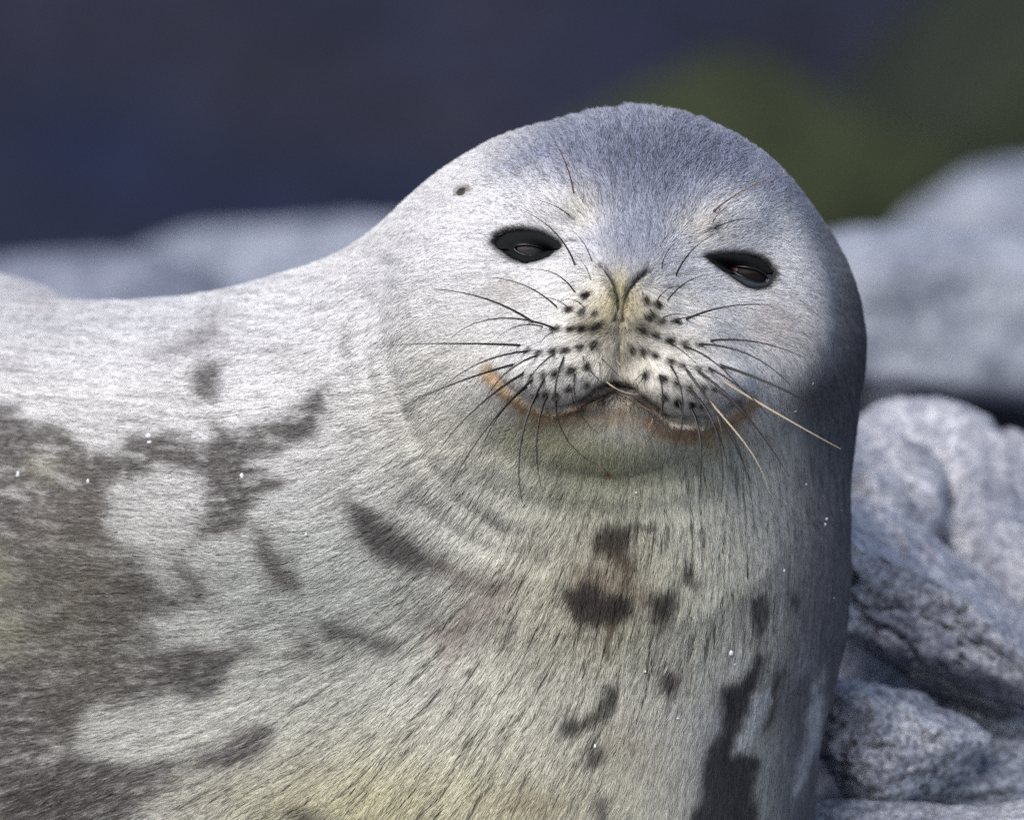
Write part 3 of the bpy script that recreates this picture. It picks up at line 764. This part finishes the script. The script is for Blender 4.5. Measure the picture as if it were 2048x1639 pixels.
# fur
def build_fur(count):
    T = np.concatenate([BQ[:, [0, 1, 2]], BQ[:, [0, 2, 3]]])
    A, B_, D = BV[T[:, 0]], BV[T[:, 1]], BV[T[:, 2]]
    area = 0.5 * np.linalg.norm(np.cross(B_ - A, D - A), axis=1)
    ctr = (A + B_ + D) / 3
    view = np.array([0, -DC, 0]) - ctr
    view /= np.linalg.norm(view, axis=1)[:, None]
    ndv = (BN[T].mean(1) * view).sum(1)
    px, py = proj(ctr)
    keep = (ndv > -0.35) & (px > -90) & (px < 2140) & (py > 100) & (py < 1730)
    w = area * keep * np.where(ndv > 0.0, 0.35 + 0.65 * np.clip(ndv, 0, 1), .35)
    w *= np.where((px > 900) & (py < 900), 1.5, 1.0)
    w *= np.where(px < 400, 0.8, 1.0)
    w /= w.sum()
    t = rng.choice(len(T), size=count, p=w)
    u, v = rng.random(count), rng.random(count)
    fl = u + v > 1; u[fl], v[fl] = 1 - u[fl], 1 - v[fl]
    q0 = 1 - u - v
    mixv = lambda arr: arr[T[t, 0]] * q0[:, None] + arr[T[t, 1]] * u[:, None] + arr[T[t, 2]] * v[:, None]
    p = mixv(BV); n = mixv(BN); n /= np.linalg.norm(n, axis=1)[:, None]
    # short dark tufts round every whisker follicle
    tx_ = np.concatenate([rng.normal(x, 3.6, 45) for x, y in FOLL]); ty_ = np.concatenate([rng.normal(y, 3.2, 45) for x, y in FOLL])
    td_ = surf(tx_, ty_); f_ = (DC + td_) / DC
    tp = np.stack([(tx_ - 1024) * f_, td_, -(ty_ - 819.5) * f_], 1)
    tn = grad(sd, tp, 2.0); tn /= np.linalg.norm(tn, axis=1)[:, None]
    n_tuft = len(tp)
    p = np.concatenate([p, tp]); n = np.concatenate([n, tn])
    tuft = np.zeros(len(p), bool); tuft[-n_tuft:] = True
    px, py = proj(p)
    H = hair_at(px, py)
    H[tuft, 0] *= .8; H[tuft, 1] += 9
    big = sample(STREAK_BIG, 2, px, py); mid = sample(STREAK_MID, 2, px, py); fin = sample(STREAK_FINE, 2, px, py); dash = sample(STREAK_DASH, 2, px, py)
    # hairs are missing along the partings between clumps
    part = np.clip((-(0.12 * big + 0.62 * mid + 0.62 * dash) - 0.42) * 2.6, 0, 1) * 1.4
    ok = rng.random(len(p)) > part * H[:, 2]
    for e in EYES.values():
        ok &= poly_sd(px, py, e['outer']) > -5
    d_m = seg_dist(px, py, [(1165, 808), (1200, 788), (1232, 777), (1264, 788), (1300, 814)])
    ok &= d_m > 8 - 0.06 * np.abs(px - 1232)
    ok &= np.minimum(seg_dist(px, py, NOSTRIL_L), seg_dist(px, py, NOSTRIL_R)) > 1.8
    p, n, px, py, H, big, mid, fin, tuft = [a[ok] for a in (p, n, px, py, H, big, mid, fin, tuft)]
    k = len(p)
    fl2 = flow_at(px, py)
    ang = rng.normal(0, 1, k) * (0.14 - 0.10 * H[:, 2]) + 0.10 * sample(WARP_X2, 2, px, py)
    ca_, sa_ = np.cos(ang), np.sin(ang)
    dx = fl2[:, 0] * ca_ - fl2[:, 1] * sa_; dy = fl2[:, 0] * sa_ + fl2[:, 1] * ca_
    tv = np.stack([dx, np.zeros(k), -dy], 1)
    tv -= n * (tv * n).sum(1)[:, None]
    tl = np.linalg.norm(tv, axis=1)
    tv /= np.maximum(tl, .05)[:, None]
    side = np.cross(n, tv)
    top_ = np.exp(-(((px - 1270) / 260) ** 2)) * np.clip((330 - py) / 90, 0, 1)
    L = H[:, 0] * rng.uniform(.65, 1.25, k) * (1 + .22 * top_ * np.clip(mid, -1, 1.5))
    lift = np.radians(np.clip(H[:, 1] * rng.uniform(.5, 1.6, k) + rng.normal(0, 2.5, k), 1, 60))
    lift += np.radians(4.0) * np.clip(0.5 * mid + 0.5 * big, -1, 2)
    fo = sample(fol, 4, px, py)
    lift += np.radians(8.0) * fo
    pts = np.zeros((k, 4, 3), np.float32)
    bend = rng.normal(0, .06, k)
    for i, s in enumerate((0.0, .36, .7, 1.0)):
        up = np.sin(lift) * s - (0.55 - .25 * top_) * np.sin(lift) * s * s
        pts[:, i] = p + L[:, None] * (tv * (np.cos(lift) * s)[:, None] + n * (up + 0.02)[:, None] + side * (bend * s * s)[:, None])
    # colour: coat colour at the root, slightly scattered so that spot edges are hairy
    jit = rng.normal(0, 2.2, k)
    q = pts.reshape(-1, 3).astype(float)
    qx, qy = [v.reshape(k, 4) for v in proj(q)]
    mx_, my_ = qx.mean(1, keepdims=True), qy.mean(1, keepdims=True)
    qx = mx_ + (qx - mx_) * .28 + jit[:, None] * fl2[:, :1]; qy = my_ + (qy - my_) * .28 + jit[:, None] * fl2[:, 1:]
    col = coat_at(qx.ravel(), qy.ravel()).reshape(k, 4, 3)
    tone = 1 + 0.10 * fin + 0.05 * mid + 0.16 * H[:, 2] * np.clip(mid, -2, 1.2) + rng.normal(0, .10, k)  # hairs beside the partings darkened too, furrow shade put into colour
    dark = rng.random(k) < (0.03 + 0.03 * H[:, 3])
    tone[dark] *= .6
    pale = (rng.random(k) < .15) & (px < 720)
    col[pale] = col[pale] * .55 + .45 * np.array([.42, .41, .38])
    col = col * np.clip(tone, .3, 1.35)[:, None, None] * (1 - .93 * np.clip(fo * 1.4, 0, 1))[:, None, None]
    # the crown carries dark banded hairs
    crown = np.exp(-(((px - 1280) / 290) ** 2 + ((py - 300) / 170) ** 2)) * (py < 600)
    pick = rng.random(k) < .45 * crown
    col[pick] *= rng.uniform(.35, .7, pick.sum())[:, None, None]
    col[tuft] = col[tuft] * .35 + .65 * np.array([.022, .019, .017])
    hc = bpy.data.hair_curves.new('fur')
    hc.add_curves([4] * k)
    hc.attributes['position'].data.foreach_set('vector', local(pts.reshape(-1, 3).astype(float)).astype(np.float32).ravel())
    ra = hc.attributes.get('radius') or hc.attributes.new('radius', 'FLOAT', 'POINT')
    rad = np.outer(rng.uniform(.75, 1.25, k) * (0.36 + 0.010 * H[:, 0]), [1.0, .95, .7, .18]) * S
    ra.data.foreach_set('value', rad.astype(np.float32).ravel())
    c_ = hc.attributes.new('coat_color', 'FLOAT_COLOR', 'POINT')
    c_.data.foreach_set('color', np.concatenate([np.clip(col, .004, .9), np.ones((k, 4, 1))], 2).astype(np.float32).ravel())
    n_ = hc.attributes.new('skin_normal', 'FLOAT_VECTOR', 'CURVE')
    n_.data.foreach_set('vector', n.astype(np.float32).ravel())
    hc.materials.append(m_fur)
    o = bpy.data.objects.new('fur', hc)
    link(o, seal)
    tag(o, kind='stuff')
    return o
build_fur(760000)

# eyes
m_eye_sky_reflection = simple_mat('sky_reflection_cornea', (0.036, 0.034, 0.040), 0.15, 0.4, coat=0.2)  # grey base colour paints the sky's reflection onto a dark eye
m_eye_dark = simple_mat('dark_cornea', (0.012, 0.008, 0.008), 0.10, 0.22, coat=0.0)
m_lid = simple_mat('eyelid_skin', (0.007, 0.008, 0.0085), 0.8, 0.12, 900, 0.5)
m_lid_low = simple_mat('wet_lid_rim', (0.030, 0.034, 0.044), 0.28, 0.5, 700, 0.3)
m_rim = simple_mat('wet_eye_rim', (0.006, 0.006, 0.007), 0.25, 0.4)
m_pink = simple_mat('pink_eye_corner', (0.11, 0.045, 0.05), 0.3, 0.5)

def resample(poly, c, angs):
    """radius of a star-shaped outline about c at the given angles"""
    o = []
    n = len(poly)
    for a in angs:
        dx, dy = math.cos(a), math.sin(a)
        best = None
        for i in range(n):
            (x1, y1), (x2, y2) = poly[i], poly[(i + 1) % n]
            ex, ey = x2 - x1, y2 - y1
            den = dx * ey - dy * ex
            if abs(den) < 1e-9: continue
            t = ((x1 - c[0]) * ey - (y1 - c[1]) * ex) / den
            s = ((x1 - c[0]) * dy - (y1 - c[1]) * dx) / den
            if t > 0 and -1e-6 <= s <= 1 + 1e-6: best = t if best is None else max(best, t)
        o.append((c[0] + dx * (best or 1), c[1] + dy * (best or 1)))
    return np.array(o)

def uv_sphere(rad, seg=40, rings=24):
    v, f = [], []
    for i in range(rings + 1):
        th = math.pi * i / rings
        for j in range(seg):
            ph = 2 * math.pi * j / seg
            v.append((rad * math.sin(th) * math.cos(ph), -rad * math.cos(th), rad * math.sin(th) * math.sin(ph)))
    for i in range(rings):
        for j in range(seg):
            f.append((i * seg + j, i * seg + (j + 1) % seg, (i + 1) * seg + (j + 1) % seg, (i + 1) * seg + j))
    return np.array(v), f

def make_eye(key):
    e = EYES[key]
    c = np.array(e['inner'], float).mean(0)
    d0 = float(surf(c[0], c[1])[0])
    rad = 58.0
    cen = P(c[0], c[1], d0 + 6 + rad)
    v, f = uv_sphere(rad)
    eye = mesh_obj('eyeball', local(v + cen), f, m_eye_sky_reflection if key == 'L' else m_eye_dark, seal)
    eye['label'] = 'eye under a heavy lid, greyed to paint in the sky reflection' if key == 'L' else 'dark brown eye with a pink inner corner'
    # lids
    A = 72
    angs = [2 * math.pi * (i + .5) / A for i in range(A)]
    out = resample(e['outer'], c, angs); inn = resample(e['inner'], c, angs)
    od = surf(out[:, 0], out[:, 1]) - 1.0
    def ball(q):
        r2 = (q[:, 0] - c[0]) ** 2 + (q[:, 1] - c[1]) ** 2
        return d0 + 6 + rad - np.sqrt(np.maximum(rad * rad - r2, 50))
    rows = 9
    for name, upper in (('upper_eyelid', True), ('lower_eyelid', False)):
        sel = [i for i, a in enumerate(angs) if (math.sin(a) < 0) == upper]
        if upper: sel = sorted(sel)
        V = []
        for r in range(rows + 2):
            t = min(1.0, r / (rows - 1))
            q = out[sel] * (1 - t) + inn[sel] * t
            bd = ball(inn[sel]) - 5.0
            if upper:
                dep = od[sel] * (1 - t) + bd * t - 6.0 * math.sin(math.pi * t ** .8) + (2.0 * math.exp(-((t - .8) / .08) ** 2))
            else:
                dep = od[sel] * (1 - t) + bd * t - 5.0 * math.sin(math.pi * t) - 3.0 * math.exp(-((t - .8) / .15) ** 2)
            if r == 0: dep = dep + 1
            if r == rows: dep = bd + 3.0
            if r == rows + 1: dep = bd + 12.0; q = inn[sel] + (inn[sel] - c) * .12
            V += [P(a[0], a[1], b_) for a, b_ in zip(q, dep)]
        m = len(sel)
        F = [(r * m + i, (r + 1) * m + i, (r + 1) * m + i + 1, r * m + i + 1) for r in range(rows + 1) for i in range(m - 1)]
        mesh_obj(name, local(np.array(V)), F, m_lid if upper or key == 'L' else m_lid_low, eye)
    # wet black rim round the opening
    q = np.array(inn); dep = ball(q) - 6.5
    Q = np.array([P(a[0], a[1], b_) for a, b_ in zip(q, dep)])
    V, F = [], []
    for i in range(A):
        tg = Q[(i + 1) % A] - Q[i - 1]; tg /= np.linalg.norm(tg)
        n1 = np.cross(tg, [0, 1, 0]); n1 /= np.linalg.norm(n1); n2 = np.cross(tg, n1)
        for k in range(6):
            g_ = math.pi * k / 3
            V.append(Q[i] + 2.6 * (n1 * math.cos(g_) + n2 * math.sin(g_)))
            F.append((i * 6 + k, i * 6 + (k + 1) % 6, ((i + 1) % A) * 6 + (k + 1) % 6, ((i + 1) % A) * 6 + k))
    mesh_obj('eye_rim', local(np.array(V)), F, m_rim, eye)
    if key == 'R':
        q = np.array([(1454, 533), (1464, 532), (1474, 534), (1476, 540), (1472, 545), (1463, 540)], float)
        cc = q.mean(0)
        V = [P(a, b_, ball(np.array([[a, b_]]))[0] - 2.0) for a, b_ in q] + [P(cc[0], cc[1], ball(cc[None])[0] - 4.5)]
        mesh_obj('tear_duct', local(np.array(V)), [(i, 6, (i + 1) % 6) for i in range(6)], m_pink, eye)
make_eye('L'); make_eye('R')

# ear opening
m_ear = simple_mat('ear_skin', (0.05, 0.042, 0.036), 0.6, 0.3)
_ang = [2 * math.pi * i / 14 for i in range(14)]
V = []
for rr, dz in ((10.5, 3.0), (7.0, -2.0), (4.0, 6.0)):
    for a in _ang:
        x, y = 922 + rr * 1.1 * math.cos(a), 383 + rr * .8 * math.sin(a) - rr * .35 * math.cos(a)
        V.append(P(x, y, float(surf(x, y)[0]) + dz))
V.append(P(922, 383, float(surf(922, 383)[0]) + 9))
F = [(k * 14 + i, (k + 1) * 14 + i, (k + 1) * 14 + (i + 1) % 14, k * 14 + (i + 1) % 14) for k in range(2) for i in range(14)] + [(28 + i, 42, 28 + (i + 1) % 14) for i in range(14)]
mesh_obj('ear_opening', local(np.array(V)), F, m_ear, seal)

# nostril slits and the dark opening of the mouth
m_nos = simple_mat('nostril_skin', (0.014, 0.012, 0.010), 0.45, 0.4)
def slit(name, pts, width, lift):
    pts = np.array(pts, float)
    u = np.linspace(0, len(pts) - 1, 14)
    x = np.interp(u, range(len(pts)), pts[:, 0]); y = np.interp(u, range(len(pts)), pts[:, 1])
    x = np.convolve(np.pad(x, 1, mode='edge'), [.25, .5, .25], 'valid'); y = np.convolve(np.pad(y, 1, mode='edge'), [.25, .5, .25], 'valid')
    tx, ty = np.gradient(x), np.gradient(y); l_ = np.hypot(tx, ty)
    wd = width * np.sin(np.pi * np.linspace(.06, .97, 14)) ** .7
    d = surf(x, y)
    V = []
    for sd_, dd in ((-1, 2.0), (0, -lift), (1, 2.0)):
        V += [P(a - sd_ * w_ * b_, c_ + sd_ * w_ * e_, f_ + dd) for a, c_, b_, e_, w_, f_ in zip(x, y, ty / l_, tx / l_, wd, d)]
    F = [(r * 14 + i, r * 14 + i + 1, r * 14 + 15 + i, r * 14 + 14 + i) for r in range(2) for i in range(13)]
    mesh_obj(name, local(np.array(V)), F, m_nos, seal)
slit('nostril', NOSTRIL_L[:3] + [(1236, 606)], 1.9, 3.0)
slit('nostril', NOSTRIL_R[:3] + [(1247, 604)], 1.9, 3.0)
top = [(1168, 806), (1200, 784), (1218, 772), (1232, 768), (1246, 772), (1264, 784), (1298, 810)]
bot = [(1172, 811), (1202, 797), (1219, 792), (1232, 791), (1246, 793), (1263, 798), (1294, 815)]
V = []
for row, dd in ((top, 10.0), ([((a + c_) / 2, (b_ + d_) / 2) for (a, b_), (c_, d_) in zip(top, bot)], 5.0), (bot, 3.0)):
    q = np.array(row, float)
    V += [P(a, b_, c_ + dd) for (a, b_), c_ in zip(row, surf(q[:, 0], q[:, 1], full))]
mesh_obj('mouth_opening', local(np.array(V)), [(r * 7 + i, r * 7 + i + 1, r * 7 + 8 + i, r * 7 + 7 + i) for r in range(2) for i in range(6)], m_nos, seal)

# whiskers
m_wh = simple_mat('black_whisker', (0.016, 0.013, 0.012), 0.35, 0.5)
m_wp = simple_mat('pale_whisker', (0.50, 0.42, 0.30), 0.4, 0.5)
m_wb = simple_mat('brown_whisker', (0.13, 0.07, 0.04), 0.4, 0.5)
WH = [  # points in photo position, root first; thickness
    ((645, 390), (560, 240), (385, 110), 1.6), ((727, 365), (690, 280), (620, 200), .9), ((722, 460), (690, 385), (640, 325), .8), ((640, 522), (560, 440), (390, 405), 1.3), ((548, 598), (420, 505), (205, 447), 1.4),
    ((610, 605), (540, 560), (380, 570), .8), ((690, 605), (630, 560), (550, 575), .9), ((435, 680), (250, 580), (-90, 507), 2.0), ((545, 710), (320, 655), (130, 680), (5, 755), 1.8), ((480, 700), (360, 692), (240, 760), 1.2),
    ((370, 793), (100, 785), (-265, 790), 1.9), ((410, 822), (200, 865), (-75, 1040), 1.7), ((335, 888), (130, 950), (-225, 1095), 2.0), ((460, 840), (280, 940), (190, 1055), 1.8), ((388, 928), (190, 1065), (-55, 1325), 2.1),
    ((432, 958), (250, 1140), (0, 1520), 2.1), ((400, 1000), (250, 1150), (150, 1370), 1.8), ((540, 835), (430, 930), (385, 1005), 1.6), ((490, 950), (400, 1140), (355, 1350), (370, 1600), 2.2), ((450, 1040), (395, 1160), (370, 1290), 1.7),
    ((497, 1045), (450, 1200), (443, 1350), (465, 1520), 2.2), ((590, 840), (545, 960), (545, 1150), (740, 1400), 1.8), ((550, 1040), (545, 1120), (560, 1200), 1.4), ((640, 930), (640, 1060), (690, 1180), (760, 1245), 1.4), ((620, 1010), (640, 1100), (720, 1170), 1.0),
    ((700, 890), (740, 950), (800, 1000), 1.2), ((775, 860), (840, 925), (920, 1000), .8), ((525, 725), (490, 750), (460, 782), .9), ((680, 845), (685, 880), (690, 920), .8), ((765, 880), (770, 930), (775, 980), .7),
    ((1085, 405), (1110, 320), (1180, 250), 1.0), ((1155, 445), (1230, 320), (1375, 215), 1.6), ((1115, 565), (1200, 480), (1370, 425), 1.3), ((1060, 570), (1110, 510), (1215, 490), 1.0), ((1210, 662), (1400, 600), (1645, 590), 1.9), ((1085, 655), (1180, 635), (1300, 700), .9), ((1150, 668), (1260, 645), (1410, 665), 1.0),
    ((1325, 772), (1550, 775), (1820, 862), 1.8), ((1265, 790), (1500, 830), (1740, 995), 1.8), ((1185, 795), (1340, 872), (1450, 970), (1510, 1035), 1.7), ((1130, 785), (1220, 850), (1290, 920), 1.1), ((1375, 895), (1680, 1010), (2040, 1215), 2.2), ((1313, 905), (1490, 1015), (1640, 1170), 1.6),
    ((1260, 920), (1450, 1080), (1600, 1260), (1740, 1470), 2.0), ((1195, 900), (1330, 1090), (1450, 1290), (1540, 1500), 2.0), ((1345, 1010), (1480, 1120), (1600, 1255), 1.7), ((1225, 1020), (1350, 1200), (1395, 1420), (1390, 1600), 2.0), ((1230, 1110), (1275, 1240), (1285, 1420), (1278, 1580), 2.2), ((1285, 1105), (1370, 1240), (1410, 1370), 1.9),
    ((1120, 885), (1180, 1010), (1185, 1200), (1110, 1400), 1.4), ((1070, 940), (1088, 1060), (1060, 1210), (1000, 1300), 1.4), ((1165, 1070), (1190, 1160), (1165, 1290), 1.3), ((995, 930), (975, 980), (940, 1015), 1.0), ((1095, 1045), (1090, 1110), (1070, 1180), 1.2), ((985, 940), (960, 960), (930, 1010), .7), ((1320, 1085), (1400, 1180), (1520, 1480), 1.8), ((985, 520), (986, 545), (990, 570), .7), ((1075, 290), (1100, 250), (1150, 200), .6)]
WH_PALE = [((1400, 980), (1600, 1100), (1800, 1215), (2000, 1325), 1.8), ((1320, 1070), (1440, 1210), (1560, 1370), (1635, 1550), 1.6), ((800, 980), (880, 1030), (965, 1045), .9), ((905, 1075), (880, 1100), (800, 1115), .7), ((1040, 1165), (1020, 1210), (985, 1250), .7), ((1340, 1090), (1370, 1160), (1390, 1240), .8), ((850, 870), (880, 910), (900, 950), .6)]
c1 = lambda q: (900 + q[0] / 2.56, 380 + q[1] / 2.56)
WH = [tuple(c1(p) for p in w[:-1]) + (w[-1], m_wh) for w in WH] + [tuple(c1(p) for p in w[:-1]) + (w[-1], m_wp) for w in WH_PALE]
WH += [((1149, 391), (1133, 330), (1095, 260), 1.3, m_wb), ((1423, 426), (1470, 391), (1573, 346), 1.3, m_wb), ((1428, 457), (1466, 442), (1515, 437), 1.0, m_wh), ((1140, 432), (1110, 412), (1060, 398), .9, m_wh), ((1165, 405), (1168, 380), (1160, 345), .7, m_wb), ((1425, 445), (1440, 425), (1470, 410), .8, m_wb)]
WHISK_R = 1.7
def whisker(w):
    pts = np.array(w[:-2], float); th, mat = w[-2], w[-1]
    seg = np.linalg.norm(np.diff(pts, axis=0), axis=1); u = np.concatenate([[0], np.cumsum(seg)]); u /= u[-1]
    s = np.linspace(0, 1, 9)
    deg = len(pts) - 1
    x = np.polyval(np.polyfit(u, pts[:, 0], deg), s); y = np.polyval(np.polyfit(u, pts[:, 1], deg), s)
    total = seg.sum()
    d_s = surf(x, y)
    d_root = d_s[0] + 3
    dep = d_root - 0.42 * total * np.sin(s * math.pi / 2) * (1 - .45 * s)
    dep = np.minimum(dep, d_s - np.minimum(34, 8 + 110 * s)); dep[0] = d_root
    Q = np.array([P(a, b_, c_) for a, b_, c_ in zip(x, y, dep)])
    V = []; rad = th * WHISK_R * (1 - s * .8)
    for i in range(9):
        tg = Q[min(i + 1, 8)] - Q[max(i - 1, 0)]; tg /= np.linalg.norm(tg)
        a = np.cross(tg, [0.1, 1, 0.2]); a /= np.linalg.norm(a); b_ = np.cross(tg, a)
        for k in range(3):
            g_ = 2 * math.pi * k / 3
            V.append(Q[i] + rad[i] * (a * math.cos(g_) + b_ * math.sin(g_)))
    F = [(i * 3 + k, i * 3 + (k + 1) % 3, i * 3 + 3 + (k + 1) % 3, i * 3 + 3 + k) for i in range(8) for k in range(3)]
    o = mesh_obj('whisker', local(np.array(V)), F, mat, seal)
    if mat is m_wp: o['label'] = 'pale straw coloured whisker'
    if mat is m_wb: o['label'] = 'brown whisker above the eye'
for w in WH: whisker(w)

# snow flecks lying on the coat
m_snow = simple_mat('snow_fleck', (0.74, 0.76, 0.80), 0.5, 0.4)
FLECKS = [(1462, 1305, 7), (1470, 1328, 4), (1652, 1037, 6), (1650, 1048, 4), (1682, 1020, 4), (297, 872, 7), (299, 884, 6), (36, 948, 7), (176, 962, 5), (484, 952, 6), (1287, 1280, 4), (1290, 1342, 5), (1568, 1140, 4), (1272, 985, 4), (1190, 1492, 5), (1356, 1436, 4), (1612, 968, 4), (1625, 765, 4), (1590, 822, 4), (1667, 1195, 3), (612, 1068, 4), (1118, 748, 4)]
FL_LABELS = ['largest white snow fleck, on the pale chest left of the black streaks', 'small snow fleck just below the largest one on the chest', 'bright snow fleck on the grey side of the neck near its edge', 'small snow fleck just under the bright one on the grey side', 'faint snow fleck closest to the outer edge of the grey neck',
    'upper of two snow flecks touching on the dark flank patch', 'lower of two snow flecks touching on the dark flank patch', 'snow fleck at the left edge of the photo on the dark flank', 'snow fleck on the dark flank between the edge one and the touching pair', 'snow fleck in the dark flank patch nearest to the neck',
    'snow fleck below the pair of brown chest spots', 'snow fleck on the chest midway between the brown spots and the small dark spot', 'snow fleck on the pale chest right of the brown spots', 'snow fleck on the throat under the chin', 'snow fleck lying on the black oval chest spot', 'snow fleck on the smooth wet patch low on the chest',
    'small snow fleck high on the grey neck beyond the whisker tips', 'snow fleck on the grey neck level with the mouth', 'snow fleck beside the corner of the mouth on the neck', 'tiny snow fleck lowest on the grey side', 'snow fleck on the pale flank left of the long dark stripe', 'snow fleck stuck among the whiskers on the muzzle']
for i, (x, y, r_) in enumerate(FLECKS):
    bm = bmesh.new(); bmesh.ops.create_icosphere(bm, subdivisions=1, radius=1.0)
    v = np.array([q.co for q in bm.verts]); f = [[q.index for q in t.verts] for t in bm.faces]; bm.free()
    v *= rng.uniform(.6, 1.25, (len(v), 1)); v *= np.array([r_ * rng.uniform(.6, 1), r_ * .6, r_ * rng.uniform(.7, 1.2)])
    o = mesh_obj('snow_fleck', v * S, f, m_snow)
    o.location = to_m(P(x, y, float(surf(x, y)[0]) - 3))
    tag(o, FL_LABELS[i], 'snow fleck', 'snow flecks on the coat')
